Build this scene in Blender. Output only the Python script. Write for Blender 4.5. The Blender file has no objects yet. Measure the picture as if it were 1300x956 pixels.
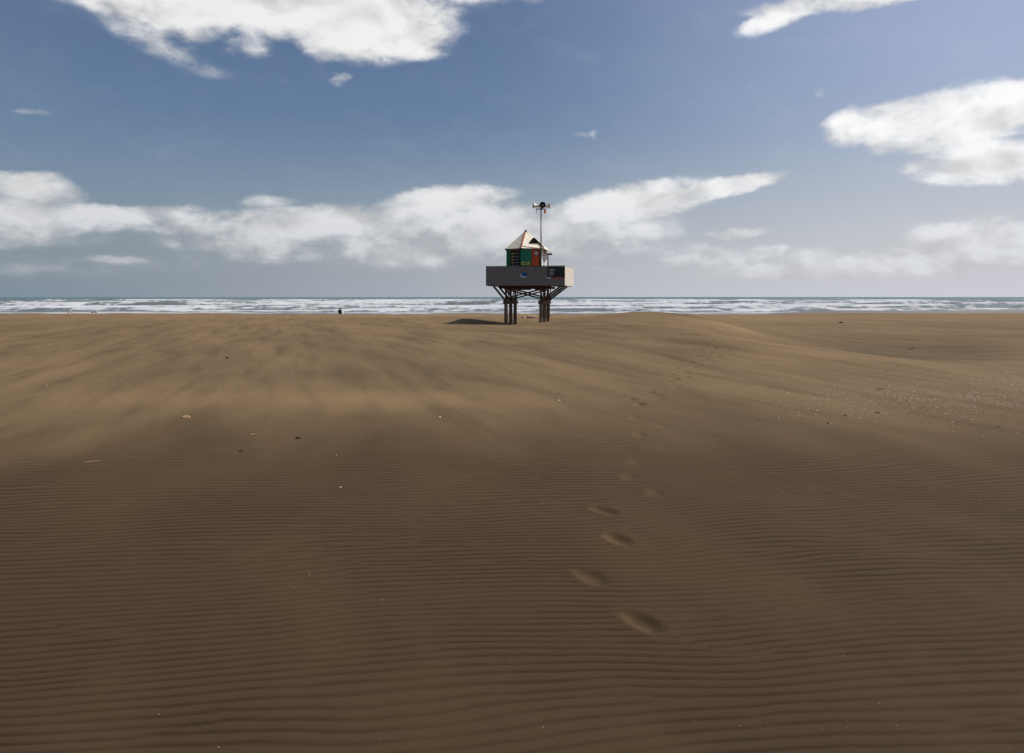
import bpy, bmesh, math, random
import numpy as np
from mathutils import Vector, Matrix
random.seed(7); RNG = np.random.RandomState(11)
PI = math.pi
scene = bpy.context.scene
COL = scene.collection
F = 1011.0; CAMZ = 1.6

# ---------------------------------------------------------------- helpers
def lin(r, g, b):
    f = lambda c: (c/255/12.92) if c/255 <= .04045 else ((c/255+.055)/1.055)**2.4
    return (f(r), f(g), f(b), 1)

def tag(o, label=None, cat=None, group=None, kind=None):
    if label: o['label'] = label
    if cat: o['category'] = cat
    if group: o['group'] = group
    if kind: o['kind'] = kind
    return o

def empty(name, loc=(0, 0, 0), rz=0):
    o = bpy.data.objects.new(name, None); COL.objects.link(o)
    o.location = loc; o.rotation_euler = (0, 0, rz); o.empty_display_size = .2
    return o

def link_mesh(name, me, mats, parent=None):
    o = bpy.data.objects.new(name, me); COL.objects.link(o)
    for m in (mats if isinstance(mats, (list, tuple)) else [mats]): me.materials.append(m)
    if parent: o.parent = parent
    return o

def obj(name, bm, mats, parent=None, smooth=False):
    bmesh.ops.recalc_face_normals(bm, faces=bm.faces)
    me = bpy.data.meshes.new(name); bm.to_mesh(me); bm.free()
    if smooth:
        for p in me.polygons: p.use_smooth = True
    return link_mesh(name, me, mats, parent)

def add_box(bm, c, s, rot=None, bev=0, mi=0):
    r = bmesh.ops.create_cube(bm, size=1)
    vs = r['verts']
    for v in vs:
        v.co = Vector((v.co.x*s[0], v.co.y*s[1], v.co.z*s[2]))
    if bev:
        es = list({e for v in vs for e in v.link_edges})
        bv = bmesh.ops.bevel(bm, geom=es, offset=bev, segments=1, affect='EDGES')
        vs = list({v for f in bv['faces'] for v in f.verts} | set(v for v in vs if v.is_valid))
    M = Matrix.Translation(c) @ (rot.to_4x4() if rot else Matrix.Identity(4))
    for v in vs: v.co = M @ v.co
    for f in {f for v in vs for f in v.link_faces}: f.material_index = mi
    return vs

def add_beam(bm, a, b, w, h, bev=.006):
    a = Vector(a); b = Vector(b); d = b-a
    q = d.to_track_quat('Y', 'Z').to_matrix()
    add_box(bm, (a+b)/2, (w, d.length, h), q, bev)

def add_cyl(bm, a, b, r0, r1=None, seg=16, wob=0):
    a = Vector(a); b = Vector(b); r1 = r0 if r1 is None else r1
    q = (b-a).to_track_quat('Z', 'Y').to_matrix(); n = 5 if wob else 1
    rings = []
    for k in range(n+1):
        t = k/n; c = a.lerp(b, t); r = r0+(r1-r0)*t
        off = Vector((random.uniform(-wob, wob), random.uniform(-wob, wob), 0)) if 0 < k < n else Vector()
        rings.append([bm.verts.new(c+off+q @ Vector((r*math.cos(2*PI*i/seg), r*math.sin(2*PI*i/seg), 0))) for i in range(seg)])
    for k in range(n):
        for i in range(seg):
            bm.faces.new((rings[k][i], rings[k][(i+1) % seg], rings[k+1][(i+1) % seg], rings[k+1][i]))
    bm.faces.new(rings[0][::-1]); bm.faces.new(rings[-1])

def add_lathe(bm, prof, M, seg=24):
    """prof: list of (r, z) revolved about local z, then moved by M; open profile"""
    rings = []
    for r, z in prof:
        rings.append([bm.verts.new(M @ Vector((max(r, .0005)*math.cos(2*PI*i/seg), max(r, .0005)*math.sin(2*PI*i/seg), z))) for i in range(seg)])
    for a, b in zip(rings[:-1], rings[1:]):
        for i in range(seg): bm.faces.new((a[i], a[(i+1) % seg], b[(i+1) % seg], b[i]))

def add_slab(bm, pts, n, t):
    """polygon pts extruded by vector n*t"""
    n = Vector(n).normalized()
    lo = [bm.verts.new(Vector(p)) for p in pts]; hi = [bm.verts.new(Vector(p)+n*t) for p in pts]
    bm.faces.new(lo); bm.faces.new(hi[::-1]); k = len(pts)
    for i in range(k): bm.faces.new((lo[i], hi[i], hi[(i+1) % k], lo[(i+1) % k]))

# ---------------------------------------------------------------- numpy noise
def _hash(ix, iy, seed):
    h = (ix.astype(np.int64)*374761393 + iy.astype(np.int64)*668265263 + seed*1442695041) & 0xffffffff
    h = ((h ^ (h >> 13))*1274126177) & 0xffffffff
    h = ((h ^ (h >> 16))*2246822519) & 0xffffffff
    return ((h ^ (h >> 15)) & 0xffffff)/float(0xffffff)
def vnoise(x, y, seed=0):
    x0 = np.floor(x); y0 = np.floor(y); fx = x-x0; fy = y-y0
    fx = fx*fx*fx*(fx*(fx*6-15)+10); fy = fy*fy*fy*(fy*(fy*6-15)+10)
    a = _hash(x0, y0, seed); b = _hash(x0+1, y0, seed); c = _hash(x0, y0+1, seed); d = _hash(x0+1, y0+1, seed)
    return (a*(1-fx)+b*fx)*(1-fy)+(c*(1-fx)+d*fx)*fy
def fbm(x, y, seed=0, oct=4, gain=.5):
    s = 0; a = 1; t = 0
    for o in range(oct):
        s = s+a*(vnoise(x*2**o+o*17.3, y*2**o-o*9.1, seed+o)-.5); t += a; a *= gain
    return s/t*2          # about -1..1
def sstep(a, b, x):
    t = np.clip((x-a)/(b-a), 0, 1); return t*t*(3-2*t)

# ---------------------------------------------------------------- shader node helper
class G:
    def __init__(s, nt): s.nt = nt
    def node(s, t, **kw):
        n = s.nt.nodes.new(t)
        for k, v in kw.items(): setattr(n, k, v)
        return n
    def put(s, sock, v):
        if isinstance(v, bpy.types.NodeSocket): s.nt.links.new(v, sock)
        elif v is not None: sock.default_value = v
    def m(s, op, a, b=None, c=None, clamp=False):
        n = s.node('ShaderNodeMath', operation=op, use_clamp=clamp)
        s.put(n.inputs[0], a); s.put(n.inputs[1], b)
        if c is not None: s.put(n.inputs[2], c)
        return n.outputs[0]
    def add(s, a, b): return s.m('ADD', a, b)
    def sub(s, a, b): return s.m('SUBTRACT', a, b)
    def mul(s, a, b): return s.m('MULTIPLY', a, b)
    def mx(s, a, b): return s.m('MAXIMUM', a, b)
    def ss(s, v, lo, hi, a=0., b=1.):
        n = s.node('ShaderNodeMapRange', interpolation_type='SMOOTHSTEP')
        s.put(n.inputs[0], v); s.put(n.inputs[1], lo); s.put(n.inputs[2], hi); s.put(n.inputs[3], a); s.put(n.inputs[4], b)
        return n.outputs[0]
    def mix(s, f, a, b, bt='MIX'):
        n = s.node('ShaderNodeMix', data_type='RGBA', blend_type=bt)
        s.put(n.inputs[0], f); s.put(n.inputs[6], a); s.put(n.inputs[7], b)
        return n.outputs[2]
    def xyz(s, x, y, z):
        n = s.node('ShaderNodeCombineXYZ'); s.put(n.inputs[0], x); s.put(n.inputs[1], y); s.put(n.inputs[2], z)
        return n.outputs[0]
    def sep(s, v):
        n = s.node('ShaderNodeSeparateXYZ'); s.put(n.inputs[0], v); return n.outputs
    def noise(s, vec, scale=1, detail=4, rough=.5, dist=0, dims='3D'):
        n = s.node('ShaderNodeTexNoise', noise_dimensions=dims)
        s.put(n.inputs['Vector'], vec); n.inputs['Scale'].default_value = scale
        n.inputs['Detail'].default_value = detail; n.inputs['Roughness'].default_value = rough; n.inputs['Distortion'].default_value = dist
        return n.outputs[0]
    def mapv(s, vec, scale=(1, 1, 1), rot=(0, 0, 0), loc=(0, 0, 0)):
        n = s.node('ShaderNodeMapping'); s.put(n.inputs[0], vec)
        n.inputs['Scale'].default_value = scale; n.inputs['Rotation'].default_value = rot; n.inputs['Location'].default_value = loc
        return n.outputs[0]
    def attr(s, name):
        return s.node('ShaderNodeAttribute', attribute_name=name).outputs['Fac']
    def bump(s, h, dist=.01, strength=1):
        n = s.node('ShaderNodeBump'); s.put(n.inputs['Height'], h); n.inputs['Distance'].default_value = dist; n.inputs['Strength'].default_value = strength
        return n.outputs[0]

def new_mat(name):
    m = bpy.data.materials.new(name); m.use_nodes = True
    nt = m.node_tree; p = nt.nodes['Principled BSDF']
    return m, G(nt), p

def paint(name, col, col2=None, scale=6, rough=.6, amt=.5, bump=.003, stretch=(1, 1, 1), metal=0, spec=.3, stain=None, stain_amt=0):
    """weathered paint / wood / metal: base colour with blotches, optional stains, bump"""
    m, g, p = new_mat(name)
    oc = g.node('ShaderNodeTexCoord').outputs['Object']
    v = g.mapv(oc, stretch)
    n1 = g.noise(v, scale, 6, .6); n2 = g.noise(v, scale*7, 4, .6)
    col2 = col2 or tuple(c*.6 for c in col[:3])+(1,)
    f = g.m('MULTIPLY', g.ss(n1, .35, .7), amt)
    c = g.mix(f, col, col2)
    c = g.mix(g.mul(g.ss(n2, .45, .75), amt*.6), c, col2)
    if stain:
        n3 = g.noise(g.mapv(oc, (3, 3, .8)), 1.7, 6, .65)
        c = g.mix(g.ss(n3, .62-stain_amt*.25, .8-stain_amt*.2), c, stain)
    g.put(p.inputs['Base Color'], c)
    p.inputs['Roughness'].default_value = rough; p.inputs['Metallic'].default_value = metal
    p.inputs['Specular IOR Level'].default_value = spec
    g.put(p.inputs['Normal'], g.bump(g.add(n1, n2), bump, .6))
    return m

# ================================================================ RENDER / CAMERA
scene.render.engine = 'CYCLES'
scene.render.resolution_x = 1024; scene.render.resolution_y = 753
scene.view_settings.view_transform = 'Standard'; scene.view_settings.look = 'None'
scene.view_settings.exposure = 0; scene.view_settings.gamma = 1
cd = bpy.data.cameras.new('camera'); cam = bpy.data.objects.new('camera', cd); COL.objects.link(cam)
cam.location = (0, 0, CAMZ); cam.rotation_euler = (PI/2, 0, 0)
cd.sensor_width = 36; cd.lens = 36*F/1300; cd.shift_y = -(478-377)/1300
cd.clip_start = .05; cd.clip_end = 80000
scene.camera = cam

# ================================================================ LIGHT
SUN_AZ = math.radians(9)        # measured from +X towards +Y : the sun stands to the right, a little seaward
SUN_EL = math.radians(52)
sd = Vector((math.cos(SUN_AZ)*math.cos(SUN_EL), math.sin(SUN_AZ)*math.cos(SUN_EL), math.sin(SUN_EL)))
ld = bpy.data.lights.new('sun', 'SUN'); ld.energy = 4.6; ld.angle = math.radians(.5); ld.color = (1, .955, .89)
sun = bpy.data.objects.new('sun', ld); COL.objects.link(sun)
sun.rotation_euler = (-sd).to_track_quat('-Z', 'Y').to_euler(); sun.location = (30, 10, 40)

# ================================================================ SKY
world = bpy.data.worlds.new('World'); scene.world = world; world.use_nodes = True
nt = world.node_tree; nt.nodes.clear(); g = G(nt)
sky = g.node('ShaderNodeTexSky', sky_type='NISHITA', sun_disc=False)
sky.sun_elevation = SUN_EL; sky.sun_rotation = PI/2-SUN_AZ
sky.altitude = 10; sky.air_density = 1.0; sky.dust_density = 1.6; sky.ozone_density = 2.0
d = g.node('ShaderNodeTexCoord').outputs['Generated']
dx, dy, dz = g.sep(d)
az = g.m('ARCTAN2', dx, dy)
el = g.m('ARCSINE', dz)
def AZEL(px, py):
    u = (px-650)/F; v = (377-py)/F
    return math.atan(u), math.atan(v/math.sqrt(1+u*u))
wv = g.xyz(g.mul(az, 1.0), g.mul(el, 1.75), 0.)
# warp so that cloud outlines curl
w1 = g.sub(g.noise(wv, 9, 5, .6), .5); w2 = g.sub(g.noise(g.mapv(wv, loc=(5, 3, 2)), 9, 5, .6), .5)
azw = g.add(az, g.mul(w1, .07)); elw = g.add(el, g.mul(w2, .032))
# (px, py, half width, half height, tilt deg, weight) of the cloud banks, as directions
BL = [(300, 8, 235, 44, -2, 1.0), (470, 26, 125, 60, 0, 1.2), (180, 10, 130, 34, 8, .8), (190, 46, 90, 30, 22, .46), (312, 58, 44, 24, -10, .55), (262, 88, 50, 12, 8, .34), (434, 100, 20, 12, -30, .42), (400, -60, 420, 70, 0, 1.1),
      (995, 14, 70, 26, -28, .80), (1090, -4, 170, 20, 0, .85),
      (1225, 150, 130, 46, -6, 1.1), (1290, 130, 90, 40, 0, 1.1), (1140, 160, 70, 36, -8, .8), (1240, 205, 110, 34, 4, 1.0), (1078, 164, 42, 26, -20, .85),
      (1120, 186, 40, 12, 0, .5),
      (735, 170, 20, 7, 0, .42), (752, 170, 9, 9, 0, .4), (1042, 120, 18, 7, 0, .35), (40, 142, 40, 6, 0, .35),
      (40, 240, 80, 27, 4, .95), (60, 275, 130, 22, 3, .85), (150, 272, 130, 16, 2, .75), (40, 295, 130, 24, 0, .62),
      (280, 290, 130, 20, 0, .75), (620, 285, 90, 34, 0, .95), (345, 256, 50, 13, -6, .62), (240, 268, 40, 8, 0, .4), (400, 282, 170, 26, -3, .85), (560, 262, 110, 30, -8, .95), (600, 290, 190, 40, 0, .85),
      (330, 310, 150, 26, 2, .6), (500, 318, 240, 28, 0, .55),
      (790, 262, 150, 30, -10, 1.0), (900, 240, 110, 17, -9, 1.0), (690, 295, 200, 34, -3, .85), (760, 318, 160, 20, 0, .5),
      (935, 295, 46, 9, 0, .75), (950, 325, 180, 14, -3, .6), (900, 318, 60, 12, 0, .55),
      (1250, 305, 190, 34, -3, .80), (1130, 332, 230, 28, 0, .66), (960, 342, 260, 18, 0, .5), (150, 328, 60, 10, 5, .5), (100, 335, 260, 22, 0, .3)]
M = None
for (px, py, hw, hh, tilt, wt) in BL:
    a0, e0 = AZEL(px, py)
    a1, _ = AZEL(px-hw, py); a2, _ = AZEL(px+hw, py); sa = abs(a2-a1)/2*1.12
    _, e1 = AZEL(px, py-hh); _, e2 = AZEL(px, py+hh); se = abs(e2-e1)/2*1.12
    t = math.radians(-tilt); ct, st = math.cos(t), math.sin(t)
    da = g.sub(azw, a0); de = g.sub(elw, e0)
    u = g.m('MULTIPLY_ADD', da, ct/sa, g.mul(de, st/sa)); v = g.m('MULTIPLY_ADD', de, ct/se, g.mul(da, -st/se))
    r2 = g.m('MULTIPLY_ADD', u, u, g.mul(v, v))
    b = g.mul(g.m('SUBTRACT', 1.0, r2, clamp=True), wt)
    M = b if M is None else g.m('SMOOTH_MAX', M, b, .18)
# clouds elsewhere round the sky (behind and beside the picture)
away = g.ss(g.m('ABSOLUTE', az), .75, 1.0)
gen = g.mul(g.ss(g.noise(g.mapv(wv, loc=(2.2, 1.3, 0)), 2.2, 3, .5), .5, .72), 1.0)
M = g.mx(M, g.mul(g.mul(gen, away), g.ss(el, 1.3, .9)))
n_big = g.noise(wv, 11, 9, .52, .25)
n_up = g.noise(g.mapv(wv, loc=(-.012, -.030, 0)), 11, 5, .5, .25)
n_fine = g.noise(wv, 44, 7, .62, .5)
dens = g.add(g.mul(M, 1.25), g.add(g.mul(g.sub(n_big, .5), 1.75), g.mul(g.sub(n_fine, .5), .95)))
dens = g.m('MULTIPLY', dens, g.ss(M, .0, .50))
alpha = g.mul(g.m('POWER', g.ss(dens, -.02, 1.08), 1.0), .97)
# shading: thickness and light from the upper right
relief = g.m('MULTIPLY', g.sub(n_big, n_up), 1.25)
lit = g.m('ADD', g.ss(dens, .1, 1.1, .88, 1.0), relief)
lit = g.m('MINIMUM', g.mx(lit, .78), 1.08)
# the low banks are dimmed by the air in front of them, the ones nearer the sun are brighter
side = g.ss(az, -.6, .6, .90, 1.05)
low = g.ss(el, .01, .20, .64, .88)
bright = g.mul(g.mul(lit, side), low)
ccol = g.mix(1.0, g.mix(g.ss(el, .2, .03), (1, .997, .99, 1), (.965, .985, 1.03, 1)), g.xyz(bright, bright, bright), 'MULTIPLY')
sky_s = g.mix(1.0, sky.outputs[0], (.063, .067, .074, 1), 'MULTIPLY')
# thin milky haze low in the sky, brighter towards the sun
hb = g.ss(az, -.80, .52, 0, 1)
hcol = g.mix(hb, lin(124, 141, 157), lin(208, 209, 217))
milk = g.mix(g.ss(el, .05, .3), hcol, lin(196, 206, 232))
hz = g.mul(g.m('POWER', g.ss(el, .245, -.05), 1.25), .96)
sky_s = g.mix(g.mul(g.ss(az, -.10, .68), .50), sky_s, milk)
sky_s = g.mix(g.ss(az, -.40, -.64, 0, .12), sky_s, hcol)
sky_s = g.mix(hz, sky_s, hcol)
out = g.mix(alpha, sky_s, ccol)
below = g.ss(el, -.02, -.004)
out = g.mix(below, (.10, .10, .10, 1), out)
bg = g.node('ShaderNodeBackground'); bg.inputs[1].default_value = 1.0
nt.links.new(out, bg.inputs[0])
wo = g.node('ShaderNodeOutputWorld'); nt.links.new(bg.outputs[0], wo.inputs[0])
world.cycles.sampling_method = 'MANUAL'; world.cycles.sample_map_resolution = 1024

# ================================================================ BEACH
SEA = -2.4
WIND = math.radians(-16)
def axis_y():
    ys = list(np.arange(-60, -4, 2.0))+list(np.arange(-4, 1, .5))+list(np.arange(1, 2, .05))
    y = 2.0
    while y < 330:
        ys.append(y); y += .011 if y < 7.5 else .011*(y/7.5)**1.65
    while y < 900: ys.append(y); y *= 1.05
    return np.array(ys)
def axis_x():
    p = [0.0]
    while p[-1] < 1.9: p.append(p[-1]+.024)
    while p[-1] < 7: p.append(p[-1]+.055)
    while p[-1] < 1500: p.append(p[-1]+.055*(p[-1]/7)**1.55)
    p = np.array(p); return np.concatenate([-p[::-1][:-1], p])

PATH = [(.64, 3.92, 0), (.45, 4.55, 0), (.70, 5.25, 0), (.69, 5.95, 0), (1.16, 6.52, 0), (1.04, 7.1, 0)]
def foot_list():
    out = [(x, y, w, h) for (x, y, _), w, h in zip(PATH, (1.0, .75, 1.0, .9, .45, .4), (-.3, -.5, -.2, -.35, .1, .2))]
    def walk(pts, side):
        pts = np.array(pts, float); seg = np.hypot(*np.diff(pts, axis=0).T); cum = np.concatenate([[0], np.cumsum(seg)])
        s = 0; k = 0
        while s < cum[-1]:
            x = np.interp(s, cum, pts[:, 0]); y = np.interp(s, cum, pts[:, 1])
            x2 = np.interp(s+.3, cum, pts[:, 0]); y2 = np.interp(s+.3, cum, pts[:, 1])
            h = math.atan2(x2-x, y2-y+1e-6); sg = (1 if k % 2 else -1)*.14
            out.append((x+sg*math.cos(h)+RNG.uniform(-.05, .05), y-sg*math.sin(h)+RNG.uniform(-.08, .08), RNG.uniform(.35, 1.1)*(.45 if y < 11.5 else 1), h))
            s += .68+RNG.uniform(-.06, .06); k += 1
    walk([(1.35, 7.8), (1.6, 9.3), (1.9, 11.2), (2.4, 13.2), (3.1, 15.5), (4.3, 18.5), (5.3, 21.5), (6.7, 25.5), (8.0, 29.5), (9.0, 33.5)], 0)
    walk([(2.0, 12.2), (2.9, 14.4), (3.6, 16.2), (4.9, 19.4), (5.0, 22.0), (6.0, 25.5), (7.3, 29.5), (8.2, 34)], 1)
    return out
FEET = foot_list()

def ground(x, y, fine=True, rub=None, foot_lit=None):
    """height of the beach"""
    z = np.zeros_like(x)
    # seaward fall: a berm edge at about 76 m on the left that hides the foreshore, a flatter foreshore on the right
    right = sstep(.22, .42, x/np.maximum(y, 20.))
    zl = -(np.maximum(y-70, 0))*.027
    zr = -(np.maximum(y-54, 0))*.0129
    zl = np.where(y < 84, -.00096*np.maximum(y-70, 0)**2, zl+.189)
    z = z+zl*(1-right)+zr*right
    z = np.maximum(z, SEA-3)
    # big dune right of the tower
    G2 = lambda cx, cy, sx, sy, hgt: hgt*np.exp(-.5*((x-cx)/sx)**2-.5*((y-cy)/sy)**2)
    z = z+G2(7.8, 42, 3.5, 10, .93)+G2(4.5, 30, 5, 7, .10)-G2(15, 57, 6, 13, .34)
    z = z-G2(12.6, 28, 3.0, 5.5, .62)-G2(16, 38, 5, 7, .30)+G2(22, 24, 6, 3.5, .22)+G2(7.6, 24, 2.4, 6, .16)
    z = z-G2(.9, 51.6, 2.6, 2.2, .45)
    # bank beside the tower that catches its shadow
    z = z+G2(-4.0, 55.6, 3.0, 2.2, .22)+G2(-9, 58, 8, 5, .10)
    # low terrace edge on the left
    z = z+.09*sstep(0, -7, x)*np.exp(-.5*((y-41-.9*fbm(x/9, y*0, 31))/1.5)**2)
    ca, sa = math.cos(WIND), math.sin(WIND)
    ac = x*ca-y*sa; al = x*sa+y*ca
    far = sstep(5, 16, y)
    z = z+far*.11*fbm(ac/9, al/16, 3, 3)*np.clip(y/60, .25, 1.0)
    z = z+far*.020*fbm(ac/1.3, al/9, 5, 4)*np.clip(y/22, .3, 1.6)
    z = z+.02*fbm(x/1.7, y/1.7, 8, 3)*sstep(2, 4, y)
    if fine:
        for fx, fy, dd, h in FEET:
            k = 1.0+.25*min(fy/20, 1)
            m = (np.abs(x-fx) < .8) & (np.abs(y-fy) < .9)
            if not m.any(): continue
            lx = (x[m]-fx); ly = (y[m]-fy); ch, sh = math.cos(h), math.sin(h)
            u = (lx*ch-ly*sh)/(.047*k); v = (lx*sh+ly*ch)/(.098*k); u = u+.25*np.sin(v*1.6+fx*9)
            r = np.sqrt(u*u+v*v)
            if fy > 8: r = r/1.15
            dep = .022 if fy < 8 else .040
            heel = 1+.35*np.tanh(u)+.25*np.tanh(v)          # the outer edge was pushed in deeper
            z[m] += dd*(-dep*heel*np.exp(-(r/1.25)**4)+.005*np.exp(-((r-1.75)/.5)**2))
            if foot_lit is not None: foot_lit[m] += dd*np.exp(-((u+.75)/.9)**2-(v/1.1)**2)  # sunlight painted on the left wall of each footprint
            if rub is not None: rub[m] *= 1-np.exp(-(r/1.5)**3)*.92
    return z

xs = axis_x(); ys = axis_y()
X, Y = np.meshgrid(xs, ys)
rub = np.ones_like(X); foot_lit = np.zeros_like(X); Z = ground(X, Y, True, rub, foot_lit)
# wind ripples, about 10 cm apart, crests running across the view
warp = fbm(X/2.6, Y/1.9, 21, 3)*.20+fbm(X/7, Y/5, 27, 2)*.26
lam0 = .068; gro = .0080
def train(yy): return 2*PI/gro*np.log(np.maximum(lam0+gro*(yy-3), .02)/lam0)
tilt = .10*X+.005*X*X
ph1 = train(Y-tilt+warp+fbm(X/.55, Y/.30, 24, 3)*.020)
ph2 = train(Y*1.045-tilt*1.3+warp+.05+fbm(X/.5, Y/.28, 34, 3)*.022)
# patches where one train of ripples hands over to the other, crests forking at the seam
sel = sstep(-.10, .10, fbm(X/1.6, Y/.55, 36, 3)+.35*fbm(X/.25, Y/.15, 37, 2))
# 0 = coarse dark rippled sand near, 1 = pale dry drifting sand further out
edge = 9.6+.8*fbm(X/5, Y/5, 40, 3)+1.8*fbm(X/1.3, Y/8, 41, 3)+.14*np.maximum(X, 0)
drift = sstep(-3.6, 3.6, Y-edge)
patch = sstep(-.55, .35, fbm(X/1.1, Y/.7, 50, 3))
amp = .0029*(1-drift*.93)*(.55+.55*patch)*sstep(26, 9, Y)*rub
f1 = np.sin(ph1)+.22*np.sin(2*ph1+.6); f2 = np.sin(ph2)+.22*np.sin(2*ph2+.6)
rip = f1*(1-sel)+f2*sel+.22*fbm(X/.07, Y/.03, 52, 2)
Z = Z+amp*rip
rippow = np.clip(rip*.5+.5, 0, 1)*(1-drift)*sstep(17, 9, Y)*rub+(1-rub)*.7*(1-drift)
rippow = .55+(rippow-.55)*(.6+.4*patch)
ny, nx = X.shape
verts = np.stack([X, Y, Z], -1).reshape(-1, 3).astype(np.float32)
idx = np.arange(ny*nx).reshape(ny, nx)
quads = np.stack([idx[:-1, :-1], idx[:-1, 1:], idx[1:, 1:], idx[1:, :-1]], -1).reshape(-1, 4)
def grid_mesh(name, verts, quads, attrs):
    me = bpy.data.meshes.new(name)
    me.vertices.add(len(verts)); me.vertices.foreach_set('co', verts.ravel())
    me.loops.add(quads.size); me.loops.foreach_set('vertex_index', quads.ravel().astype(np.int32))
    me.polygons.add(len(quads)); me.polygons.foreach_set('loop_start', np.arange(0, quads.size, 4, dtype=np.int32))
    me.polygons.foreach_set('loop_total', np.full(len(quads), 4, np.int32))
    me.polygons.foreach_set('use_smooth', np.ones(len(quads), bool))
    me.update(calc_edges=True)
    for k, v in attrs.items():
        a = me.attributes.new(k, 'FLOAT', 'POINT'); a.data.foreach_set('value', v.ravel().astype(np.float32))
    return me
# pale drifts and painted sunlight on the lip (+), dark patches and painted hollow shade (-), where the photograph shows them
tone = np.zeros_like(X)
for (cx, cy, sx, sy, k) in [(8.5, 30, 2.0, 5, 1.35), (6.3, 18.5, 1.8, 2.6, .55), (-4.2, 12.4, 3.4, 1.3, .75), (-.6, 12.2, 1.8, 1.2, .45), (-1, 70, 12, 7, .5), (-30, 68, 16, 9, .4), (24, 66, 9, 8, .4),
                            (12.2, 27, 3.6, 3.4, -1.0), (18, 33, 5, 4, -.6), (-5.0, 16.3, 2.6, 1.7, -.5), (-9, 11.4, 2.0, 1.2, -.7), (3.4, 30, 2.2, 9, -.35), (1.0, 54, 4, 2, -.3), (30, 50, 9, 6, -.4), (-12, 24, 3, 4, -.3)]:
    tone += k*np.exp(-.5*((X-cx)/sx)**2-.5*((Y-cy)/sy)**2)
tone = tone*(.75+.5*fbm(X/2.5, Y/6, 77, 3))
grit = np.exp(-.5*((X-8.2)/3.4)**2-.5*((Y-13.2-.05*X)/2.0)**2)*sstep(2.8, 5, X)*(.7+.6*fbm(X/1.2, Y/1.5, 88, 3))
me = grid_mesh('sand_beach', verts, quads, {'grit': np.clip(grit, 0, 1), 'ripple': rippow, 'drift': drift, 'tone': tone, 'foot_lit': np.clip(foot_lit, 0, 1)})

sand, g, p = new_mat('beach_sand')
pos = g.node('ShaderNodeNewGeometry').outputs['Position']
px_, py_, pz_ = g.sep(pos)
wr = g.mapv(pos, (1, 1, 1), (0, 0, WIND))      # rotated so that local y runs along the wind
flat = g.mapv(wr, (1, 1, 0))
st1 = g.noise(g.mapv(flat, (.42, .075, 1)), 1, 5, .5, .4)
st2 = g.noise(g.mapv(flat, (1.9, .22, 1)), 1, 4, .5, .4)
st3 = g.noise(g.mapv(flat, (7, .7, 1)), 1, 4, .6)
blot = g.noise(g.mapv(flat, (.10, .05, 1)), 1, 4, .5)
mott = g.noise(pos, 3.1, 6, .6)
grain = g.noise(pos, 420, 2, .6); grain2 = g.noise(pos, 90, 3, .7)
drift_a = g.attr('drift'); rip_a = g.attr('ripple')
near_c = g.mix(g.ss(py_, 2.5, 9.0), lin(62, 48, 33), lin(74, 59, 41))  # sand darkens towards the camera, partly painted vignetting
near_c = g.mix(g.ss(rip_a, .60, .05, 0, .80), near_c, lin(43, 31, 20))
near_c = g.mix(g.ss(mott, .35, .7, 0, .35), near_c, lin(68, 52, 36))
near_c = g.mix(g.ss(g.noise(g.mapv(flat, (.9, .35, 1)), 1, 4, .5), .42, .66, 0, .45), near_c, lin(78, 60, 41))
near_c = g.mix(g.mul(g.mul(g.attr('foot_lit'), g.ss(g.noise(g.mapv(flat, (14, 9, 1)), 1, 4, .6), .3, .65, .25, 1.0)), .42), near_c, lin(112, 88, 56))
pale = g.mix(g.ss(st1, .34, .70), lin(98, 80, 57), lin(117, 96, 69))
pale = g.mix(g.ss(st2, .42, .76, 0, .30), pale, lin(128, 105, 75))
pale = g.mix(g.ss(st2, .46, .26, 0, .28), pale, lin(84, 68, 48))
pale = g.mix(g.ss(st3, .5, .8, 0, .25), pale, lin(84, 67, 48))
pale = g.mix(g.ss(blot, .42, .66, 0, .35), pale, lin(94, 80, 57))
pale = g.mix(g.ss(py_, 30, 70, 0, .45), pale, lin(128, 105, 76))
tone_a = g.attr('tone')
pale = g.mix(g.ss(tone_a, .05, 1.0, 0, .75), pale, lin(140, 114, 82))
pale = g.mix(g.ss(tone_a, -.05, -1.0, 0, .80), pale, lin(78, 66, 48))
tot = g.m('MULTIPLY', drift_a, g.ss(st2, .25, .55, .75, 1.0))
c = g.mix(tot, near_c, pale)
# individual grains: a scatter of dark ironsand and light shell grains
c = g.mix(g.ss(grain, .60, .78, 0, .45), c, lin(136, 114, 84))
c = g.mix(g.ss(grain, .40, .25, 0, .5), c, lin(32, 25, 19))
c = g.mix(g.ss(grain2, .62, .8, 0, .25), c, lin(50, 39, 27))
grit_a = g.attr('grit'); gr1 = g.noise(pos, 26, 3, .75); gr2 = g.noise(g.mapv(pos, loc=(3, 1, 2)), 34, 3, .75)
c = g.mix(g.mul(g.ss(gr1, .55, .72), g.mul(grit_a, .8)), c, lin(160, 138, 116))
c = g.mix(g.mul(g.ss(gr2, .56, .74), g.mul(grit_a, .75)), c, lin(66, 47, 36))
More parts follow.
